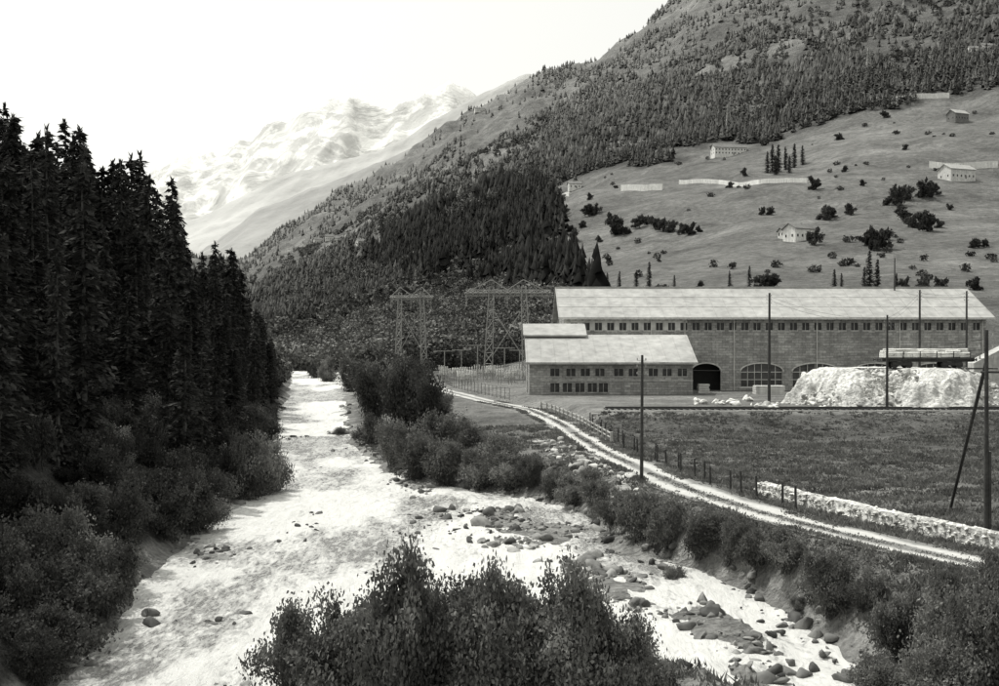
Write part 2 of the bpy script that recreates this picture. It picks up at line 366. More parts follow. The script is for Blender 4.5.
CON=[conifer_mesh('conifer_%d'%i,100+i,18,R.uniform(3.0,4.3),44+4*(i%3),12,.46) for i in range(7)]
BUSH=[bush_mesh('bush_mesh_%d'%i,300+i,15000,.044,M_leaf,66,1.0,False,10+i) for i in range(6)]
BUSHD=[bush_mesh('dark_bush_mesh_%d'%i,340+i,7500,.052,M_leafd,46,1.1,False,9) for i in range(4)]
BUSHL=[bush_mesh('willow_mesh_%d'%i,380+i,9000,.042,M_leafl,60,1.1,False,11) for i in range(3)]
DEC=[bush_mesh('tree_crown_%d'%i,400+i,2200,.14,M_leafd,40,1.55,True,12,.2) for i in range(5)]
def put(me,name,p,sx,sy,sz,rot=None,parent=None):
    o=bpy.data.objects.new(name,me); o.location=tuple(p); o.scale=(sx,sy,sz); o.rotation_euler=(0,0,R.uniform(0,6.28) if rot is None else rot)
    return link(o,parent)
# ---------------------------------------------------------------- left hillside forest
SP=np.array([(-400,-60),(-100,40),(0,88),(12,105),(28,146),(45,124),(75,100),(100,116),(128,112),(150,142),(185,158),(205,180),(230,218),(245,258),(262,308),(276,346),(290,385)],float)
forest=empty('conifer_forest'); cnt=0
cand=[]
for i in range(2100):
    y=R.uniform(34,225); d=R.uniform(2.2,75)*R.uniform(.3,1); x=float(XL(y))-d
    cand.append((x,y,d))
placed=[]
for (x,y,d) in cand:
    px=500+F*x/y
    if px<-220 or px>290: continue
    if y<80 and d<6: continue
    if any((x-a)**2+(y-b)**2<(2.3 if d<30 else 3.4)**2 for a,b in placed): continue
    if vn(x/9,y/9,140)>.74 and px>-20: continue
    z=float(T(x,y)[0]); H=R.choice([R.uniform(6,13),R.uniform(12,22)])*(1 if d>6 else .75)
    cap=np.interp(px,SP[:,0],SP[:,1]); Hmax=CZ+y*(343-cap)/F-z
    if H>Hmax:
        H=Hmax*R.uniform(.72,1.0)
        if H<4 or y>185: continue
    placed.append((x,y)); k=H/18; w=k*R.uniform(.85,1.25)*(1.2 if H<12 else 1)
    put(R.choice(CON),'conifer_tree_part',(x,y,z-.2),w,w,k,None,forest); cnt+=1
print('forest trees',cnt)
under=empty('riverside_undergrowth')
for i in range(520):
    y=R.uniform(30,170); d=abs(R.gauss(0,5))+.3
    if y<85: d=R.uniform(.2,15)
    x=float(XL(y))-d; z=float(T(x,y)[0]); px=500+F*x/y
    if px<-150: continue
    s=R.uniform(1.0,2.6)*(1 if y<90 else 1.1); h=s*R.uniform(.9,1.6)
    if y>135: s*=.6;h*=.6
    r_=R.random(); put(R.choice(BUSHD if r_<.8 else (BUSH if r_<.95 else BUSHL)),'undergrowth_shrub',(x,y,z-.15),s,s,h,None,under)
# ---------------------------------------------------------------- named bushes
def bush(px,py,w,h,kind=BUSH,name='bush'):
    p=survey(px,py); k=p[1]/F
    put(R.choice(kind),name,(p[0],p[1],p[2]-.1),w*k/2*1.05,w*k/2*1.05,h*k*1.05)
for b in [(300,700,110,100),(345,705,120,122),(385,712,130,146),(415,712,140,160),(455,700,120,122),(490,700,110,130),(520,700,120,128),(560,700,130,142),(590,690,100,110),(640,690,90,76),(430,680,90,80),(360,680,80,70),(520,672,90,84),(475,690,110,118),(380,725,160,120),(470,725,150,125),(560,725,160,110),(655,700,60,34),(620,700,90,90)]: bush(*b)
for b in [(835,612,78,62),(815,600,50,40),(865,608,50,40),(905,660,80,70),(930,680,110,90),(960,650,90,80),(990,690,110,100),(1010,640,90,90),(880,700,80,50),(970,620,70,55),(1000,600,60,50),(950,720,120,80)]: bush(*b)
for b in [(615,528,50,42),(640,540,56,48),(670,545,56,46),(700,556,60,46),(730,562,60,44),(760,566,60,44),(790,570,60,40),(655,530,50,40),(715,545,60,38),(575,505,60,32),(555,498,40,26),(600,512,44,34),(745,552,50,36),(775,558,56,36)]: bush(*b)
bush(675,592,36,28); bush(256,505,72,72); bush(235,502,60,62,BUSHD); bush(272,500,48,50,BUSHL); bush(248,500,56,58)
for b in [(420,478,60,50),(450,486,60,46),(480,488,60,42),(510,488,56,38),(535,486,40,30),(395,462,50,42),(440,462,70,50),(490,466,60,34),(370,445,40,30),(465,448,50,30)]: bush(*b)
for b in [(375,430,60,62),(400,432,70,72),(425,430,60,60),(385,412,60,56),(415,410,60,52),(365,405,40,40),(440,425,40,36),(350,392,40,34),(330,384,30,26),(318,380,26,22)]: bush(*b,kind=R.choice([BUSHD,BUSH]))
for b in [(800,610,30,16),(500,480,40,22),(590,485,30,16),(340,440,30,14)]: bush(*b,kind=BUSHL,name='shrub')
# ---------------------------------------------------------------- merged distant woods
def coneforest(name,P,H,W,tiers,alb,mat,sides=6):
    n=len(P); Vs=[];Fs=[];al=[]; base=0
    for k in range(tiers):
        z0=H*(.08+.92*k/tiers*.85); z1=H*min(1.0,(k+1.5)/tiers*.85+.12) if k<tiers-1 else H
        wr=W*(1-k/(tiers+.35))
        ang=rng.random(n)[:,None]*6.28+np.arange(sides)[None,:]*6.283/sides+rng.normal(0,.25,(n,sides))
        rad=wr[:,None]*rng.uniform(.45,1.3,(n,sides))
        ring=np.stack([P[:,0,None]+np.cos(ang)*rad,P[:,1,None]+np.sin(ang)*rad,(P[:,2]+z0)[:,None]+rng.normal(0,.05,(n,sides))*H[:,None]],-1)
        ap=np.stack([P[:,0],P[:,1],P[:,2]+z1],-1)[:,None,:]
        v=np.concatenate([ring,ap],1).reshape(-1,3); Vs.append(v); al.append(np.repeat(alb*rng.uniform(.8,1.2,n),sides+1))
        i0=base+np.arange(n)[:,None]*(sides+1); a=i0+np.arange(sides)[None,:]; b=i0+(np.arange(sides)[None,:]+1)%sides; c=np.repeat(i0+sides,sides,1)
        Fs.append(np.stack([a,b,c],-1).reshape(-1,3)); base+=n*(sides+1)
    me=npmesh(name,np.concatenate(Vs),np.concatenate(Fs),[mat],{'alb':np.concatenate(al)}); link(bpy.data.objects.new(name,me))
def crownforest(name,P,H,W,alb,mat,m=90,ts=.30):
    n=len(P); d=rng.normal(0,1,(n,m,3)); d/=np.linalg.norm(d,axis=2)[...,None]; rr=rng.uniform(.45,1.08,(n,m))[...,None]
    c=P[:,None,:]+np.stack([np.zeros(n),np.zeros(n),H*.52],-1)[:,None,:]
    c=c+d*rr*np.stack([W,W,H*.48],-1)[:,None,:]
    sz=(W*ts)[:,None,None]*rng.uniform(.6,1.3,(n,m,1))
    a=rng.normal(0,1,(n,m,3)); a/=np.linalg.norm(a,axis=2)[...,None]; b=np.cross(a,rng.normal(0,1,(n,m,3))); b/=np.linalg.norm(b,axis=2)[...,None]
    V=np.stack([c-a*sz,c+a*sz*.6+b*sz*.9,c+a*sz*.6-b*sz*.9],2).reshape(-1,3)
    me=npmesh(name,V,np.arange(n*m*3).reshape(-1,3),[mat],{'alb':np.repeat(alb,m*3)}); link(bpy.data.objects.new(name,me))
N=230000
y=320*(3100/320.)**(rng.random(N)**.85); px=rng.uniform(-150,1350,N); x=(px-500)/F*y; z=T(x,y); py=PY(y,z)
opn=is_open(x,y,z)
jit=fbm(x/25,y/40,92)*40
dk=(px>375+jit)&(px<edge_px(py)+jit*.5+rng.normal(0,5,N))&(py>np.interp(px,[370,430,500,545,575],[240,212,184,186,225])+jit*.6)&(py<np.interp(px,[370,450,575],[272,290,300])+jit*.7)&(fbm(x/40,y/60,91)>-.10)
up=(px>540)&(py<meadow_top(px)+fbm(x/45,y/45,40)*44)
lo=(px<=560)&~dk
den=fbm(x/110,y/200,90,4)
tree_haze_tint=sm((y-500)/2300)  # haze painted into tree albedo: farther woods get paler
acc=(dk&(rng.random(N)<.8))|(up&(rng.random(N)<np.clip(.42+den*2.6,0.05,1)*(1-opn*.95)))|(lo&(y>700)&(rng.random(N)<np.clip(.20+den*2.0,.01,1)*(1-opn)))
i=np.nonzero(acc)[0]
H=rng.uniform(6,14,len(i))*np.where(dk[i],rng.uniform(1.,1.7,len(i)),1); W=H*rng.uniform(.19,.30,len(i))*np.where(dk[i],.95,1.1)
al=np.where(dk[i],.020+.03*tree_haze_tint[i],.050+.08*tree_haze_tint[i]); al=al*rng.uniform(.6,1.4,len(i))
nearm=y[i]<1100
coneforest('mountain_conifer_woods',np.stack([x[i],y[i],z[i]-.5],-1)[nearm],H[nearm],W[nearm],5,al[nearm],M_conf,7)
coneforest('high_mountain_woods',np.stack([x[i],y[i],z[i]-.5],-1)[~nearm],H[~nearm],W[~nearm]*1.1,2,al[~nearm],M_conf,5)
print('far conifers',len(i))
acc=lo&(rng.random(N)<.15*(1-opn)*np.clip(1.1+den*2,.1,1.5))&(py<372)&(y<1900)
acc|=(up&(y<1700)&(rng.random(N)<.07*(1-opn*.7)))
i=np.nonzero(acc)[0]; H=rng.uniform(3.5,9,len(i)); W=H*rng.uniform(.40,.65,len(i)); al=rng.uniform(.07,.15,len(i))+.06*tree_haze_tint[i]  # broadleaf albedo includes the painted distance haze
nb=y[i]<620
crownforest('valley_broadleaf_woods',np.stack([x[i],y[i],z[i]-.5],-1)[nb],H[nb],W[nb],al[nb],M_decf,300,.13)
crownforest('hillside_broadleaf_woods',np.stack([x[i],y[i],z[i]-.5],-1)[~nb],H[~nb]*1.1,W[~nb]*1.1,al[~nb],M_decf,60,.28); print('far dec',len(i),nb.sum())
n=560; y=rng.uniform(205,420,n); px=rng.uniform(255,540,n); x=(px-500)/F*y; z=T(x,y)
ok=((x<XL(y)-2)|(x>XR(y)+2))&(np.abs(x-XC(y))>4)&~((px>425)&(y<290))
H=rng.uniform(2.5,7.5,n)[ok]; crownforest('riverside_trees',np.stack([x,y,z-.3],-1)[ok],H,H*rng.uniform(.4,.65,ok.sum()),rng.uniform(.07,.15,ok.sum()),M_decf,600,.11)
for (a,b,h) in [(565,215,12),(590,216,14),(596,214,12),(620,235,22),(575,242,16),(600,242,10),(610,222,12),(640,228,14),(655,228,14),(663,231,14),(670,232,14),(682,234,13),(690,235,15),(700,232,10),(762,215,10),(770,215,10),(815,190,16),(825,220,18),(832,218,12),(850,215,14),(895,205,24),(905,200,18),(925,198,22),(935,195,14),(915,228,20),(930,232,20),(905,222,14),(878,250,34),(870,246,20),(815,245,20),(863,186,8),(845,172,10),(975,248,12),(985,247,9),(950,210,8),(885,118,8),(730,188,8),(745,176,10),(772,287,20),(765,288,16),(700,288,12),(925,290,16),(940,290,20),(905,288,14),(975,290,16),(610,262,8),(840,140,8),(905,150,7),(660,262,7),(570,232,10),(583,228,9),(648,224,10),(900,213,12),(922,222,14),(940,228,11),(885,240,14),(590,200,9)]:
    p=survey(a,b); k=p[1]/F*h/1.6; s=R.uniform(.75,1.1); put(R.choice(DEC),'deciduous_tree',p-np.array([0,0,.3+.1*k]),k*s,k*s,k*1.15)
for (a,b,h) in [(768,173,22),(773,172,28),(779,172,28),(786,170,24),(795,168,25),(803,165,20),(870,292,42),(878,292,34),(650,287,26),(637,290,20),(620,290,20),(568,290,36),(575,292,30),(585,290,28),(675,288,14),(730,290,20),(750,287,22),(835,290,22),(842,288,16),(545,230,30),(560,262,26),(897,292,20),(776,175,20),(790,173,18),(865,290,24),(599,291,24),(608,290,18),(578,291,22),(592,292,26)]:
    p=survey(a,b); k=p[1]/F*h/18; put(R.choice(CON),'conifer_tree',p-np.array([0,0,.3]),k*1.3,k*1.3,k)
n=260; y=rng.uniform(380,1100,n); px=rng.uniform(560,1150,n); x=(px-500)/F*y; z=T(x,y); ok=(is_open(x,y,z)>.8)&(vn(x/60,y/60,150)>.5); H=rng.uniform(1.2,3.5,n)[ok]
crownforest('meadow_scrub',np.stack([x,y,z-.3],-1)[ok],H,H*rng.uniform(.5,.9,ok.sum()),rng.uniform(.05,.1,ok.sum()),M_decf,90,.24)
# ---------------------------------------------------------------- grass
def tufts(name,P,h,mat,blades=7,w=.035):
    n=len(P); b=rng.normal(0,.16,(n,blades,3)); b[...,2]=0; base=P[:,None,:]+b
    lean=rng.normal(0,.45,(n,blades,3)); lean[...,2]=1; hh=(h[:,None]*rng.uniform(.5,1.2,(n,blades)))[...,None]
    s=rng.normal(0,1,(n,blades,3)); s[...,2]=0; s/=np.linalg.norm(s,axis=2)[...,None]; s*=w*(1+P[:,1]/60.)[:,None,None]
    V=np.stack([base-s,base+s,base+lean*hh],2).reshape(-1,3)
    link(bpy.data.objects.new(name,npmesh(name,V,np.arange(len(V)).reshape(-1,3),[mat])))
n=75000; y=35*(124/35.)**rng.random(n); x=rng.uniform(-16,75,n)*np.clip(y/80,.5,1.1); 
ok=(x>XR(y)+.6)&(np.abs(x-XC(y))>1.7)&(x/y<.62)&(fbm(x/3,y/3,95)+rng.normal(0,.12,n)>-.10)
x=x[ok];y=y[ok]; tufts('rough_grass',np.stack([x,y,T(x,y)-.03],-1),rng.uniform(.08,.34,len(x))*np.clip((np.abs(x-XC(y))-1.2),.3,1),M_grass)
n=9000; y=35*(165/35.)**rng.random(n); k=rng.choice([-1.5,0.,1.5],n)+rng.normal(0,.16,n); ok=vn(y/4,k*2,155)>.35; y=y[ok];k=k[ok]; x=XC(y)+k
tufts('road_verge_grass',np.stack([x,y,ZC(y)+.01],-1),rng.uniform(.04,.16,len(x))*np.where(np.abs(k)<1,.7,1.3),M_grass)
n=7000; y=rng.uniform(32,95,n); x=rng.uniform(-9,12,n); z=T(x,y); ok=(z>ZR(y)+.45)&(x<XR(y)); tufts('bar_grass',np.stack([x,y,z-.03],-1)[ok],rng.uniform(.15,.5,ok.sum()),M_grass)
# ---------------------------------------------------------------- rocks
import bmesh
bm=bmesh.new(); bmesh.ops.create_icosphere(bm,subdivisions=2,radius=1); IV=np.array([v.co[:] for v in bm.verts]); IF=np.array([[v.index for v in f.verts] for f in bm.faces]); bm.free()
def rocks(name,P,S,mat,flat=.7,lohi=(.45,1.7)):
    n=len(P); nv=len(IV); V=np.repeat(IV[None],n,0)
    for k in range(10):
        d=rng.normal(0,1,(n,1,3)); d/=np.linalg.norm(d,axis=2)[...,None]; c=rng.uniform(.30,.7,(n,1)); dot=(V*d).sum(2); ex=np.clip(dot-c,0,9); V=V-d*ex[...,None]
    V=V*rng.uniform(.6,1.35,(n,1,3))*np.array([1,1,flat]); a=rng.random(n)*6.28; ca,sa=np.cos(a)[:,None],np.sin(a)[:,None]
    tl=rng.normal(0,.35,n)[:,None]; V=np.stack([V[...,0]*np.cos(tl)-V[...,2]*np.sin(tl),V[...,1],V[...,0]*np.sin(tl)+V[...,2]*np.cos(tl)],-1)
    V=np.stack([V[...,0]*ca-V[...,1]*sa,V[...,0]*sa+V[...,1]*ca,V[...,2]],-1)*S[:,None,None]+P[:,None,:]
    Fc=(IF[None]+np.arange(n)[:,None,None]*nv).reshape(-1,3)
    al=np.repeat(rng.uniform(lohi[0],lohi[1],n),nv)
    link(bpy.data.objects.new(name,npmesh(name,V.reshape(-1,3),Fc,[mat],{'alb':al})))
def riverpts(n,y0,y1,x0,x1,cond):
    y=rng.uniform(y0,y1,n); x=rng.uniform(x0,x1,n); z=T(x,y); ok=cond(x,y,z); return np.stack([x,y,z],-1)[ok]
P=riverpts(30000,40,100,-12,13,lambda x,y,z:(z>ZR(y)-.40)&(x<XR(y)+.6)&(x>XL(y)+2)&(rng.random(len(x))<.30*np.clip(2.2*vn(x/1.8,y/2.2,133)-.45,0,1)))
P[:,2]=np.maximum(P[:,2],ZR(P[:,1])-.10); S=np.clip(rng.lognormal(-1.75,.6,len(P)),.06,.7); rocks('gravel_bar_stones',P,S,M_rock,.8,(.25,1.7))
P=riverpts(9000,38,190,-55,16,lambda x,y,z:((np.abs(x-XR(y))<.8)|(np.abs(x-XL(y))<.8))); S=np.clip(rng.lognormal(-1.6,.6,len(P)),.08,1.0); rocks('riverbank_boulders',P,S,M_rock,.8)
P=riverpts(5200,35,135,-42,13,lambda x,y,z:(x>XL(y)+1)&(x<XR(y)-1)&(z<ZR(y)-.3)&(vn(x/4,y/7,97)+.25*vn(x/.8,y/.8,98)>.78)); P[:,2]=ZR(P[:,1])-.02; S=np.clip(rng.lognormal(-1.6,.55,len(P)),.08,.7); rocks('midstream_rocks',P,S,M_rock,.75,(.25,1.0))
P=riverpts(2600,72,108,2,11,lambda x,y,z:(x>XR(y)+.3)&(x<XC(y)-1.9)&(x>XC(y)-4.6)&(rng.random(len(x))<.22)); S=np.clip(rng.lognormal(-1.25,.6,len(P)),.1,.9); rocks('riprap_blocks',P,S,M_block,.7,(.4,1.1))
# ---------------------------------------------------------------- walls following ground
def wall(name,pts,h,th,mat,sub=1.2,rag=.1,sink=.5):
    P=[]
    for a,b in zip(pts[:-1],pts[1:]):
        L=math.dist(a,b); k=max(1,int(L/sub))
        for i in range(k): P.append((a[0]+(b[0]-a[0])*i/k,a[1]+(b[1]-a[1])*i/k))
    P.append(pts[-1]); mb=MB()
    for i,(x,y) in enumerate(P):
        j=min(i+1,len(P)-1); q=max(i-1,0); dx,dy=P[j][0]-P[q][0],P[j][1]-P[q][1]; L=math.hypot(dx,dy); nx,ny=-dy/L*th/2,dx/L*th/2
        z=float(T(x,y)[0]); t=z+h+R.uniform(-rag,rag); b=z-sink
        mb.v+=[(x-nx*1.3,y-ny*1.3,b),(x+nx*1.3,y+ny*1.3,b),(x+nx*.8,y+ny*.8,t),(x-nx*.8,y-ny*.8,t)]
        if i:
            o=4*i; 
            for k in range(4): mb.f.append((o-4+k,o-4+(k+1)%4,o+(k+1)%4,o+k)); mb.m.append(0)
    mb.f+=[(0,1,2,3),tuple(len(mb.v)-4+k for k in (3,2,1,0))]; mb.m+=[0,0]
    return mb.obj(name,[mat])
a=survey(762,495);b=survey(870,522);c=survey(986,548)
wp=[(a[0],a[1]),(b[0],b[1]),(c[0],c[1]),(c[0]+3,c[1]-6)]
wall('stone_wall',wp,.78,.8,M_stone,.6,.05)
P=[]
for q,r_ in zip(wp[:-1],wp[1:]):
    L=math.dist(q,r_); nx,ny=(r_[1]-q[1])/L,-(r_[0]-q[0])/L
    for k in range(int(L*26)):
        t=R.random(); hh=R.random(); off=R.choice([-1,1])*(.50-.14*hh) if R.random()<.7 else R.uniform(-.3,.3)
        if abs(off)<.33: hh=1
        x=q[0]+(r_[0]-q[0])*t+nx*off; y=q[1]+(r_[1]-q[1])*t+ny*off; P.append((x,y,float(T(x,y)[0])+hh*.76))
P=np.array(P); rocks('wall_facing_stones',P,rng.uniform(.09,.19,len(P)),M_block,.7,(.9,1.35))
def farwall(p,h,th=1.2,mat=M_white):
    q=[survey(*k) for k in p]; wall('retaining_wall',[(k[0],k[1]) for k in q],h,th,mat,6,.1,3)
farwall([(622,191),(645,191),(663,190)],4); farwall([(680,184),(720,184),(760,184),(808,183)],2.6); farwall([(868,103),(900,101),(950,98)],4.2); farwall([(930,168),(960,170),(998,168)],4); farwall([(553,196),(570,196)],3)
# ---------------------------------------------------------------- houses on the slope
def house(name,px,py,w,d,h,rh,rot,wm=M_white,rm=M_roofd):
    p=survey(px,py); e=empty(name,tuple(p)); e.rotation_euler=(0,0,rot)
    mb=MB(); mb.box((-w/2,-d/2,-2.5),(w/2,d/2,h)); mb.add([(-w/2,-d/2,h),(-w/2,d/2,h),(-w/2,0,h+rh)],[(0,1,2)]); mb.add([(w/2,-d/2,h),(w/2,d/2,h),(w/2,0,h+rh)],[(0,1,2)]); mb.obj('walls',[wm],e)
    o=.6; mb=MB(); k=rh/(d/2); 
    for s in (-1,1):
        mb.add([(-w/2-o,s*(d/2+o),h-k*o),(w/2+o,s*(d/2+o),h-k*o),(w/2+o,0,h+rh),(-w/2-o,0,h+rh),(-w/2-o,s*(d/2+o),h-k*o+.25),(w/2+o,s*(d/2+o),h-k*o+.25),(w/2+o,0,h+rh+.25),(-w/2-o,0,h+rh+.25)],[(0,1,2,3),(4,5,6,7),(0,1,5,4),(0,3,7,4),(1,2,6,5)])
    mb.obj('roof',[rm],e)
    mb=MB(); nw=max(2,int(w/2.6))
    for fl in range(max(1,int(h/2.8))):
        for i in range(nw):
            x=-w/2+w*(i+.5)/nw; z=1+fl*2.7; mb.box((x-.45,-d/2-.05,z),(x+.45,-d/2+.05,z+1.2)); 
        for yv in (-d/4,d/4): mb.box((-w/2-.05,yv-.4,1+fl*2.7),(-w/2+.05,yv+.4,2.2+fl*2.7))
    mb.obj('windows',[M_glass],e)
    mb=MB(); mb.box((w*.1-.5,-d/2-.08,0),(w*.1+.5,-d/2+.04,2.0)); mb.obj('door',[M_wood],e)
    mb=MB(); mb.box((w*.2-.3,.5,h+rh*.5),(w*.2+.3,1.1,h+rh+.9)); mb.obj('chimney',[M_conc],e)
house('alpine_house',799,240,11,8,4.8,2.2,.5); house('alpine_house',786,238,5,5,3,1.5,.3,M_plaster); house('alpine_chalet',957,180,17,11,5.5,3,.35,M_plaster,M_roof)
house('mountain_hotel',729,156,26,10,6,3,.15); house('hay_barn',958,121,13,9,5,3,.4,M_wood,M_roof); house('alpine_hut',988,52,14,9,5,3,.2); house('alpine_house',575,189,10,8,4,2,.1); house('alpine_house',480,112,20,12,5,4,.2)
for k in [(318,243),(330,240),(340,242),(350,239),(308,246),(975,55),(362,246)]: house('village_house',k[0],k[1],12,9,5,3,R.uniform(-.6,.6))
# ---------------------------------------------------------------- power station
PZ=4.5
def facade(mb,y,x0,x1,z0,z1,ops,matf,dep=.35):
    xs=sorted(set([x0,x1]+[v for o in ops for v in o[:2]])); zs=sorted(set([z0,z1]+[v for o in ops for v in o[2:4]]))
    xs=[v for v in xs if x0<=v<=x1]; zs=[v for v in zs if z0<=v<=z1]
    for i in range(len(xs)-1):
        for j in range(len(zs)-1):
            cx=(xs[i]+xs[i+1])/2; cz=(zs[j]+zs[j+1])/2
            if any(o[0]<cx<o[1] and o[2]<cz<o[3] for o in ops): continue
            mb.add([(xs[i],y,zs[j]),(xs[i+1],y,zs[j]),(xs[i+1],y,zs[j+1]),(xs[i],y,zs[j+1])],[(0,1,2,3)],matf(cx,cz))
    for o in ops:
        a,b,c,d=o[:4]; q=[(a,c),(b,c),(b,d),(a,d)]
        for k in range(4):
            p,r=q[k],q[(k+1)%4]; mb.add([(p[0],y,p[1]),(r[0],y,r[1]),(r[0],y+dep,r[1]),(p[0],y+dep,p[1])],[(0,1,2,3)],matf((a+b)/2,(c+d)/2))
def spandrel(mb,y,a,b,zt,rise,m=0,n=10):
    cx=(a+b)/2; hw=(b-a)/2
    for s in (-1,1):
        pr=None
        for i in range(n+1):
            t=i/n; x=cx+s*hw*t; z=zt-rise*(1-math.sqrt(max(0,1-t*t)))
            if pr: mb.add([(pr[0],y+.01,pr[1]),(x,y+.01,z),(x,y+.01,zt+.002),(pr[0],y+.01,zt+.002)],[(0,1,2,3)],m); mb.add([(pr[0],y+.01,pr[1]),(x,y+.01,z),(x,y+.34,z),(pr[0],y+.34,pr[1])],[(0,1,2,3)],m)
            pr=(x,z)
ps=empty('power_station')
X0,X1,YF,YB,ZE,ZRG=10.3,77.0,182.,202.,16.1,20.9
ops=[]; nwin=34
for i in range(nwin):
    x=X0+1.5+(X1-X0-3)*i/(nwin-1)
    w=.55
    ops.append((x-w,x+w,14.0,15.2))
doors=[(30.4,35.0,PZ,8.7),(38.2,44.8,5.0,8.7),(46.4,53.6,5.0,8.7)]
doors+=[(56.2,62.8,5.0,8.7),(65.5,72.,5.0,8.7)]
mb=MB(); facade(mb,YF,X0,X1,PZ-1,ZE,ops+doors,lambda x,z:1 if (x<29.3 and z>11.9) else 0)
for d in doors: spandrel(mb,YF,d[0],d[1],d[3],1.2)
mb.add([(X0,YF,PZ-1),(X0,YB,PZ-1),(X0,YB,ZE),(X0,(YF+YB)/2,ZRG-.3),(X0,YF,ZE)],[(0,1,2,3,4)]); mb.add([(X1,YF,PZ-1),(X1,YB,PZ-1),(X1,YB,ZE),(X1,(YF+YB)/2,ZRG-.3),(X1,YF,ZE)],[(0,1,2,3,4)])
mb.add([(X0,YB,PZ-1),(X1,YB,PZ-1),(X1,YB,ZE),(X0,YB,ZE)],[(0,1,2,3)])
mb.obj('walls',[M_brick,M_plaster],ps)
mb=MB()
def slab(mb,x0,x1,ya,za,yb,zb,th=.3,m=0):
    mb.add([(x0,ya,za),(x1,ya,za),(x1,yb,zb),(x0,yb,zb),(x0,ya,za+th),(x1,ya,za+th),(x1,yb,zb+th),(x0,yb,zb+th)],[(0,3,2,1),(4,5,6,7),(0,1,5,4),(1,2,6,5),(2,3,7,6),(3,0,4,7)],m)
ym=(YF+YB)/2; sl=(ZRG-.1-ZE)/(ym-YF)
slab(mb,X0-1,X1+1,YF-1.1,ZE-1.1*sl+.15,ym,ZRG); slab(mb,X0-1,X1+1,YB+1.1,ZE-1.1*sl+.15,ym,ZRG)
for i in range(34):
    x=X0-.9+i*(X1-X0+1.8)/33; slab(mb,x-.05,x+.05,YF-1.12,ZE-1.12*sl+.16+.3,ym,ZRG+.31,.04)
for k,f in enumerate((.33,.66)):
    ya=YF-1.1+(ym-YF+1.1)*f; za=ZE-1.1*sl+.15+(ZRG-(ZE-1.1*sl+.15))*f; slab(mb,X0-1.01,X1+1.01,ya,za+.305,ya+.12,za+.305+.12*sl,.05)
mb.box((X0-1.02,ym-.25,ZRG+.2),(X1+1.02,ym+.25,ZRG+.5)); mb.obj('roof',[M_roof],ps)
mb=MB(); mb.box((X0-1,YF-1.28,ZE-1.1*sl+.12),(X1+1,YF-1.11,ZE-1.1*sl+.42)); 
for x in np.linspace(X0+.6,X1-.6,6): mb.beam((x,YF-.12,PZ),(x,YF-.12,ZE-.2),.09,.09,6)
mb.obj('gutter',[M_frame],ps)
mb=MB()
for i in range(60): 
    x=X0+.6+(X1-X0-1.2)*i/59; mb.box((x-.16,YF-.8,ZE-.55),(x+.16,YF-.003,ZE-.1))
mb.obj('corbels',[M_brick],ps)
mb=MB(); 
for o in ops+doors[1:]: mb.box((o[0]-.1,YF+.32,o[2]-.1),(o[1]+.1,YF+.4,o[3]+.1))
mb.obj('glazing',[M_glass],ps)
mb=MB(); d=doors[0]; mb.box((d[0]-.5,YF+2.4,PZ-.2),(d[1]+.5,YF+2.5,9.2)); mb.box((d[0]-.5,YF+.36,8.9),(d[1]+.5,YF+2.4,9.0)); mb.box((d[0]-.5,YF+.36,PZ-.2),(d[0]-.4,YF+2.4,8.9)); mb.box((d[1]+.4,YF+.36,PZ-.2),(d[1]+.5,YF+2.4,8.9)); mb.obj('open_doorway',[M_inner],ps)
mb=MB()
for o in ops: mb.box((o[0]-.12,YF-.08,o[2]-.14),(o[1]+.12,YF-.003,o[2])); mb.box(((o[0]+o[1])/2-.03,YF+.22,o[2]),((o[0]+o[1])/2+.03,YF+.3,o[3]))
for d in doors[1:]:
    nx=6
    for i in range(nx+1):
        x=d[0]+(d[1]-d[0])*i/nx; mb.box((x-.05,YF+.2,d[2]),(x+.05,YF+.3,d[3]-.02))
    for z in (d[2]+.05,d[2]+1.2,d[2]+2.4,): mb.box((d[0],YF+.17,z-.06),(d[1],YF+.199,z+.06))
    mb.box((d[0]-.2,YF-.15,d[2]-.2),(d[1]+.2,YF-.003,d[2]))
for d in doors:
    n=14; cx=(d[0]+d[1])/2; hw=(d[1]-d[0])/2+.12; pr=None
    for i in range(n+1):
        a=math.pi*i/n; p=(cx-hw*math.cos(a),YF-.05,d[3]-1.2+(1.2+.15)*math.sin(a))
        if pr: mb.beam(pr,p,.14,.14,4)
        pr=p
mb.obj('window_frames',[M_frame],ps)
mb=MB(); mb.box((X0-.02,YF-.1,11.6),(29.4,YF-.004,11.85)); mb.box((29.2,YF-.1,11.85),(29.45,YF-.004,ZE-.6)); mb.obj('string_course',[M_conc],ps)
# wing
WX0,WX1,WY0,WY1,WE,WR=4.3,27.9,166.,182.,9.1,12.85
ops=[];
for x in (8.0,10.3,12.4,14.5,17.2,19.3,22.2,24.2,26.4): ops.append((x-.65,x+.65,7.2,8.3))
for x in (8.0,9.8,11.6,13.4,15.0): ops.append((x-.65,x+.65,4.9,6.2))
mb=MB(); facade(mb,WY0,WX0,WX1,PZ-1.2,WE+.2,ops,lambda x,z:0,.3)
for xx in (WX0,WX1): mb.add([(xx,WY0,PZ-1.2),(xx,WY1-.01,PZ-1.2),(xx,WY1-.01,WE+.2),(xx,175,WR-.05),(xx,WY0,WE+.2)],[(0,1,2,3,4)])
mb.obj('wing_walls',[M_brick2],ps)
mb=MB(); s2=(WR-WE)/(175-WY0); slab(mb,WX0-.5,WX1+.6,WY0-.9,WE-.9*s2+.25,175,WR+.15,.25); slab(mb,WX0-.5,WX1+.6,WY1-.05,WE+.3,175,WR+.15,.25)
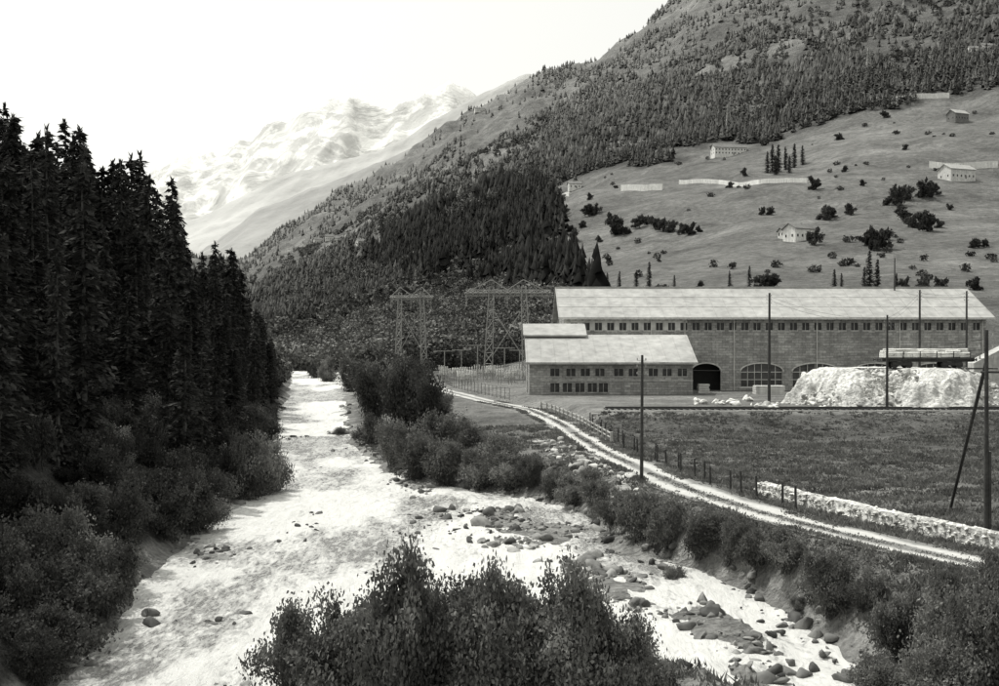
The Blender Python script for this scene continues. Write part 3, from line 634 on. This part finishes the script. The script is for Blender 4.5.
for i in range(13):
    x=WX0-.3+i*(WX1-WX0+.6)/12; slab(mb,x-.04,x+.04,WY0-.92,WE-.92*s2+.51,175,WR+.41,.04)
mb.obj('wing_roof',[M_roof],ps)
mb=MB()
for o in ops: mb.box((o[0]-.1,WY0+.27,o[2]-.1),(o[1]+.1,WY0+.33,o[3]+.1))
mb.obj('wing_glazing',[M_glass],ps)
mb=MB()
for o in ops:
    mb.box((o[0]-.1,WY0-.08,o[2]-.12),(o[1]+.1,WY0-.003,o[2])); c=(o[0]+o[1])/2; mb.box((c-.04,WY0+.18,o[2]),(c+.04,WY0+.25,o[3]))
mb.box((WX0-.02,WY0-.1,6.5),(WX1+.02,WY0-.004,6.68)); mb.box((WX0-.5,WY0-1.05,WE-.9*s2+.22),(WX1+.6,WY0-.91,WE-.9*s2+.5)); mb.obj('wing_trim',[M_conc],ps)
mb=MB(); mb.box((WX0-.1,174.3,PZ-1),(12.6,WY1-.02,13.3)); mb.obj('annex_walls',[M_brick2],ps)
mb=MB(); slab(mb,WX0-.7,13.2,173.6,12.95,178.2,14.75,.25); slab(mb,WX0-.7,13.2,181.95,13.2,178.2,14.75,.25); mb.obj('annex_roof',[M_roof],ps)
P=[];S=[]
for (a,b,w) in [(700,404,10),(722,404,14),(735,404,9),(760,408,16),(775,408,10),(748,400,8),(812,404,12)]:
    for k in range(9):
        p=survey(a+R.uniform(-w/2,w/2),b+R.uniform(-1.5,1.5)); P.append(p+np.array([0,0,.2])); S.append(R.uniform(.25,.7))
rocks('stone_block_stack',np.array(P),np.array(S),M_block,.8,(.9,1.5))
mb=MB()
for (x,y,w,d,h) in [(37.5,168,4.2,2.2,1.2),(43,164,2.6,1.6,.9),(29.8,172,1.6,1.4,1.3),(49,171,3.2,2,1.0)]:
    for k in range(4): mb.box((x+R.uniform(-.06,.06),y,PZ+h*k/4+.02*k),(x+w+R.uniform(-.06,.06),y+d,PZ+h*(k+1)/4-.02+.02*k))
mb.obj('plank_stack',[M_plaster])
mb=MB(); 
for i,x in enumerate(np.arange(9.5,80,1.0)):
    y=125.5; z=float(T(x,y)[0]); mb.box((x-.5,y-.2,z-.4),(x+.49,y+.2,z+.10+R.uniform(-.04,.04)))
mb.obj('terrace_kerb',[M_conc],None)
rw=empty('railway_track'); mb=MB()
for yy_ in (129.3,130.75): mb.box((12,yy_-.04,PZ+.12),(95,yy_+.04,PZ+.27))
mb.obj('rails',[M_iron],rw); mb=MB()
for x in np.arange(12,95,.7): mb.box((x-.12,128.7,PZ+.0),(x+.12,131.35,PZ+.12))
mb.obj('sleepers',[M_pole],rw)
# ---------------------------------------------------------------- spoil heap and wagon
def heap(name,cx,cy,rx,ry,h,mat):
    n=190; a=np.linspace(-1.25,1.25,n); GX,GY=np.meshgrid(a,a); x=cx+GX*rx; y=cy+GY*ry
    q=np.abs(GX)**1.6*.5+np.abs(GY)*.5+np.sqrt(GX**2+GY**2)*.35+.75*fbm(x/6,y/6,120)+.28*fbm(x/1.8,y/1.8,125)
    top=sm((1.05-q)/.66); e=np.clip(top*(1.03-top)*4,0,1); zz=PZ-.6+h*top+(2.4*fbm(x/2.6,y/2.6,121,4)+1.3*(np.abs(fbm(x/.7,y/.7,123,3))-.1))*e
    link(bpy.data.objects.new(name,npmesh(name,np.stack([x,y,zz],-1).reshape(-1,3),gridfaces(n,n),[mat])))
heap('stone_spoil_heap',50.5,144,13.5,12,5.0,M_stone)
n=900; ang=rng.uniform(3.2,6.2,n); rr=rng.uniform(.5,1.15,n); P=np.stack([50.5+13.5*rr*np.cos(ang),144+12*rr*np.sin(ang),PZ+4.3*np.clip((1.1-rr)/.55,0,1)-.1],-1); rocks('spoil_boulders',P,np.clip(rng.lognormal(-1.5,.5,n),.08,.6),M_block,.75,(.7,1.25))
hz_=PZ-.6+5.0
def wagon(cx,cy,L=9.5):
    e=empty('flatbed_railway_wagon',(cx,cy,hz_)); mb=MB()
    mb.box((-L/2,-1.3,1.1),(L/2,1.3,1.3)); mb.box((-L/2,-1.0,.8),(L/2,-.8,1.1)); mb.box((-L/2,.8,.8),(L/2,1.0,1.1)); mb.box((-L/2-.15,-1.3,.85),(-L/2-.003,1.3,1.28)); mb.box((L/2+.003,-1.3,.85),(L/2+.15,1.3,1.28)); mb.obj('deck',[M_pole],e)
    mb=MB()
    for x in (-L*.36,-L*.2,L*.2,L*.36):
        mb.beam((x,-.85,.45),(x,.85,.45),.07,.07,8)
        for s in (-.78,.78): mb.beam((x,s-.07,.45),(x,s+.07,.45),.45,.45,16)
    for s in (-1,1):
        for y in (-.95,.85): mb.box((s*L*.28-1.2,y,.35),(s*L*.28+1.2,y+.1,.75))
        for y in (-.7,.7): mb.beam((s*(L/2+.15),y,1.05),(s*(L/2+.55),y,1.05),.07,.07,8); mb.beam((s*(L/2+.55),y,1.05),(s*(L/2+.62),y,1.05),.2,.2,10)
    mb.obj('wheels_and_buffers',[M_iron],e)
    mb=MB()
    for x in np.linspace(-L/2+.4,L/2-.4,6):
        for y in (-1.33,1.33): mb.box((x-.05,y-.04,1.0),(x+.05,y+.04,2.1))
    mb.obj('stakes',[M_iron],e)
    mb=MB()
    for k in range(40):
        z=1.42+.22*(k//9); y=-1.05+.26*(k%9)+R.uniform(-.04,.04)
        if k//9>2 and k%9 in(0,8): continue
        xx=-L/2+.3
        while xx<L/2-.9:
            l=R.uniform(.8,2.4); x1=min(xx+l,L/2-.3)
            if k//9<3 or R.random()<.6: mb.beam((xx,y,z),(x1-.06,y+R.uniform(-.05,.05),z+R.uniform(-.05,.06)),.13,.12,6)
            xx=x1
    mb.obj('timber_load',[M_white],e)
wagon(52.3,141.5,11)
rt=empty('siding_track'); mb=MB()
for yy_ in (140.78,142.22): mb.box((43.5,yy_-.04,hz_-.12),(61,yy_+.04,hz_+.02))
mb.obj('rails',[M_iron],rt)
mb=MB(); mb.add([(66,160,PZ-.5),(80,160,PZ-.5),(80,160,16.2),(66,160,9.2),(66,163,PZ-.5),(80,163,PZ-.5),(80,163,16.2),(66,163,9.2)],[(0,1,2,3),(4,7,6,5),(3,2,6,7),(0,3,7,4),(1,5,6,2)]); 
mb.obj('concrete_ramp',[M_conc])
# ---------------------------------------------------------------- poles
def pole(x,y,top,arm=True,name='utility_pole',z=None,r=.14):
    z=float(T(x,y)[0]) if z is None else z
    e=empty(name,(x,y,z)); h=top-z; mb=MB(); mb.beam((0,0,-.8),(.05,0,h),r,r*.62,9); mb.obj('mast',[M_pole],e)
    mb=MB()
    for k in range(3):
        hh=h-.35-.45*k
        for s in ((-1,1) if arm else (1,)):
            mb.beam((0,0,hh),(s*.28,0,hh),.018,.018,4); mb.beam((s*.28,0,hh),(s*.28,0,hh+.16),.045,.03,6)
    mb.obj('insulators',[M_steel],e); return (x,y,top-.35)
p=survey(642,480); pole(p[0],p[1],CZ-12/F*p[1],r=.13)
p1=pole(32.0,136.5,CZ+50/F*136.5,r=.2); p2=pole(44.3,131.5,CZ+28/F*131.5,r=.17)
p3=pole(53.5,146.5,CZ+53/F*146.5,z=hz_-.4,r=.18); p4=pole(61.5,151.5,CZ+52/F*151.5,r=.18); p5=pole(65.6,191,CZ+85/F*191,name='roof_mast',z=ZRG-.6,r=.14)
px_,py_=survey(987,546)[:2]; zb=float(T(px_,py_)[0]); sp=empty('strutted_utility_pole',(px_,py_,zb)); q=survey(950,507)
mb=MB(); tp=CZ+13/F*py_-zb; mb.beam((0,0,-.8),(0,0,tp),.12,.085,10); mb.beam((.0,.05,tp-1.5),(q[0]-px_,q[1]-py_,q[2]-zb-.3),.085,.08,9); mb.beam((-.2,.15,tp-1.9),(.45,-.3,tp-1.9),.05,.05,5); mb.beam((.13,-.05,-.3),(.13,-.05,tp-5.5),.08,.07,8); mb.obj('mast',[M_pole],sp)
mb=MB()
for k in range(3):
    hh=tp-.3-.5*k
    for s in (-1,1): mb.beam((0,0,hh),(s*.3,0,hh),.018,.018,4); mb.beam((s*.3,0,hh-.02),(s*.3,0,hh+.16),.05,.03,7)
mb.obj('insulators',[M_steel],sp)
def wire(mb,a,b,sag,r=.018,n=14):
    pr=None
    for i in range(n+1):
        t=i/n; p=(a[0]+(b[0]-a[0])*t,a[1]+(b[1]-a[1])*t,a[2]+(b[2]-a[2])*t-4*sag*t*(1-t))
        if pr: mb.beam(pr,p,r,r,3)
        pr=p
mb=MB()
for k in range(2):
    o=-.45*k
    A=lambda p:(p[0],p[1],p[2]+o)
    wire(mb,A(p1),A(p2),.8,.014); wire(mb,A(p2),A(p3),.4,.014); wire(mb,A(p3),A(p4),.3,.014)
    wire(mb,(px_,py_,zb+tp-.4+o),A(p2),1.2,.009); wire(mb,(px_,py_,zb+tp-.4+o),(p[0],p[1],CZ-12/F*p[1]-.4+o),.5,.008)
mb.obj('overhead_wires',[M_wire])
# ---------------------------------------------------------------- lattice gantries / pylons
def lattice(mb,p,q,w0,w1,bays,r):
    p=Vector(p);q=Vector(q); d=(q-p).normalized(); a=d.orthogonal().normalized() if abs(d.z)<.9 else Vector((1,0,0)); 
    a=(a-d*a.dot(d)).normalized(); b=d.cross(a); cor=[]
    for i in range(bays+1):
        t=i/bays; c=p.lerp(q,t); w=(w0+(w1-w0)*t)/2; cor.append([c+a*w*sx+b*w*sy for sx,sy in((-1,-1),(1,-1),(1,1),(-1,1))])
    for i in range(bays):
        for k in range(4):
            mb.beam(cor[i][k],cor[i+1][k],r,r,4); m=(k+1)%4
            mb.beam(cor[i][k],cor[i+1][m],r*.6,r*.6,3); mb.beam(cor[i][m],cor[i+1][k],r*.6,r*.6,3); mb.beam(cor[i+1][k],cor[i+1][m],r*.6,r*.6,3)
def gantry(x0,x1,y,ztop,over,base,r=.07,w=1.6,name='lattice_gantry'):
    e=empty(name,(x0,y,base)); mb=MB(); W=x1-x0; h=ztop-base
    lattice(mb,(0,0,-1),(W*.10,0,h),w*1.2,w*.6,9,r); lattice(mb,(W,0,-1),(W-W*.10,0,h),w*1.2,w*.6,9,r)
    lattice(mb,(-over,0,h-1.2),(W+over,0,h-1.2),w*.55,w*.55,16,r)
    mb.beam((-over,0,h-1.2),(W*.1,0,h+1.5),r,r,4); mb.beam((W+over,0,h-1.2),(W*.9,0,h+1.5),r,r,4); mb.beam((W*.1,0,h+1.5),(W*.5,0,h-.6),r,r,4); mb.beam((W*.9,0,h+1.5),(W*.5,0,h-.6),r,r,4)
    mb.beam((W*.1,0,h*.25),(W*.93,0,h*.8),r,r,4); mb.beam((W*.9,0,h*.25),(W*.07,0,h*.8),r,r,4)
    mb.obj('lattice_frame',[M_steel],e)
    mb=MB()
    for x in (-over+.3,W*.5,W+over-.3):
        for k in range(7): mb.beam((x,0,h-2.0-.3*k),(x,0,h-2.15-.3*k),.14,.14,6)
    mb.obj('insulators',[M_conc],e)
y=235.; gantry((488-500)/F*y,(528-500)/F*y,y,CZ+56/F*y,4.6,4.3,.12)
y=300.; gantry((398-500)/F*y,(425-500)/F*y,y,CZ+50/F*y,2.0,float(T(-22,300)[0]),.12,1.4)
sy=empty('electrical_switchyard'); mb=MB(); mc=MB()
for i in range(60):
    px=R.uniform(438,527); y=R.uniform(205,250); x=(px-500)/F*y; z=float(T(x,y)[0]); h=R.uniform(1.5,3.4)
    if abs(x-float(XC(y)))<3 : continue
    mb.beam((x-.25,y,z-.3),(x-.25,y,z+h*.55),.06); mb.beam((x+.25,y,z-.3),(x+.25,y,z+h*.55),.06); mb.beam((x-.6,y,z+h*.55),(x+.6,y,z+h*.55),.08)
    for s in (-.5,0,.5):
        for k in range(5): mc.beam((x+s,y,z+h*.55+.2*k+.06),(x+s,y,z+h*.55+.2*k+.2),.17,.10,7)
for (a,y,h) in [(445,232,6),(462,240,6),(478,228,7),(505,222,6.5),(520,226,6)]:
    x=(a-500)/F*y; z=float(T(x,y)[0]); mb.beam((x,y,z),(x,y,z+h),.12); mb.beam((x-2,y,z+h),(x+2,y,z+h),.1); 
mb.obj('steel_supports',[M_steel],sy); mc.obj('porcelain_insulators',[M_plaster],sy)
for (a,b,h) in [(869,72,24),(729,130,26)]:
    p=survey(a,b); H=h*p[1]/F; e=empty('transmission_pylon',tuple(p)); mb=MB(); lattice(mb,(0,0,0),(0,0,H),H*.22,H*.04,7,.35)
    for k in (.72,.86): lattice(mb,(-H*.2,0,H*k),(H*.2,0,H*k),.8,.8,4,.2)
    mb.obj('lattice_mast',[M_steel],e)
# ---------------------------------------------------------------- fences
fe=empty('roadside_post_fence'); mb=MB(); mw=MB(); pr=None
for y in np.arange(62,124,2.3):
    x=float(XC(y))+2.6+.25*math.sin(y); z=float(T(x,y)[0]); h=1.25+R.uniform(-.12,.12); lx=R.uniform(-.08,.08)
    mb.beam((x,y,z-.3),(x+lx,y,z+h),.075,.065,6)
    if pr:
        for f in (.5,.9): mw.beam((pr[0],pr[1],pr[2]+pr[3]*f),(x,y,z+h*f),.012,.012,3)
    pr=(x,y,z,h)
mb.obj('posts',[M_pole],fe); mw.obj('strands',[M_wire],fe)
gf=empty('white_guard_rail'); mb=MB(); pr=None
for y in np.arange(104,150,2.6):
    x=float(XC(y))+2.15; z=float(T(x,y)[0]); mb.box((x-.12,y-.12,z-.3),(x+.12,y+.12,z+.95))
    if pr: mb.beam((pr[0],pr[1],pr[2]+.8),(x,y,z+.8),.07); mb.beam((pr[0],pr[1],pr[2]+.4),(x,y,z+.4),.06)
    pr=(x,y,z)
mb.obj('posts_and_rails',[M_conc],gf)
yf=empty('yard_fence'); mb=MB(); pr=None
for y in np.arange(164,232,2.5):
    x=float(XC(y))+3.0; z=float(T(x,y)[0]); mb.beam((x,y,z-.3),(x,y,z+1.7),.06)
    if pr:
        for f in (.3,.9,1.6): mb.beam((pr[0],pr[1],pr[2]+f),(x,y,z+f),.03,.03,3)
    pr=(x,y,z)
mb.obj('posts_and_rails',[M_wood],yf)
# ---------------------------------------------------------------- light, sky, camera
ts=Vector((-.40,.28,.87)).normalized(); el=math.asin(ts.z); az=math.atan2(ts.x,ts.y)
L=bpy.data.lights.new('sun','SUN'); L.energy=3.4; L.angle=math.radians(.5); L.color=(1,.985,.95)
so=bpy.data.objects.new('sun',L); so.rotation_euler=ts.to_track_quat('Z','Y').to_euler(); so.location=(0,0,60); link(so)
w=bpy.data.worlds.new('World'); scene.world=w; w.use_nodes=True; nt=w.node_tree; nt.nodes.clear()
sk=nt.nodes.new('ShaderNodeTexSky'); sk.sky_type='NISHITA'; sk.sun_disc=False; sk.sun_elevation=el; sk.sun_rotation=az; sk.dust_density=5; sk.air_density=1.5
bwn=nt.nodes.new('ShaderNodeRGBToBW'); nt.links.new(sk.outputs[0],bwn.inputs[0])
hzn=nt.nodes.new('ShaderNodeMath'); hzn.operation='ADD'; hzn.inputs[1].default_value=3.5; nt.links.new(bwn.outputs[0],hzn.inputs[0])
cc=nt.nodes.new('ShaderNodeCombineColor')
for i in range(3):
    m=nt.nodes.new('ShaderNodeMath'); m.operation='MULTIPLY'; m.inputs[1].default_value=TINT[i]; nt.links.new(hzn.outputs[0],m.inputs[0]); nt.links.new(m.outputs[0],cc.inputs[i])
bg=nt.nodes.new('ShaderNodeBackground'); bg.inputs[1].default_value=.13; nt.links.new(cc.outputs[0],bg.inputs[0])
wo=nt.nodes.new('ShaderNodeOutputWorld'); nt.links.new(bg.outputs[0],wo.inputs[0])
cam=bpy.data.cameras.new('camera'); cam.sensor_width=36; cam.lens=36*F/999.; cam.clip_end=40000; cam.clip_start=.5
co=bpy.data.objects.new('camera',cam); co.location=(0,0,CZ); co.rotation_euler=(math.radians(90),0,0); link(co); scene.camera=co
scene.view_settings.view_transform='Standard'; scene.view_settings.look='None'; scene.view_settings.exposure=0
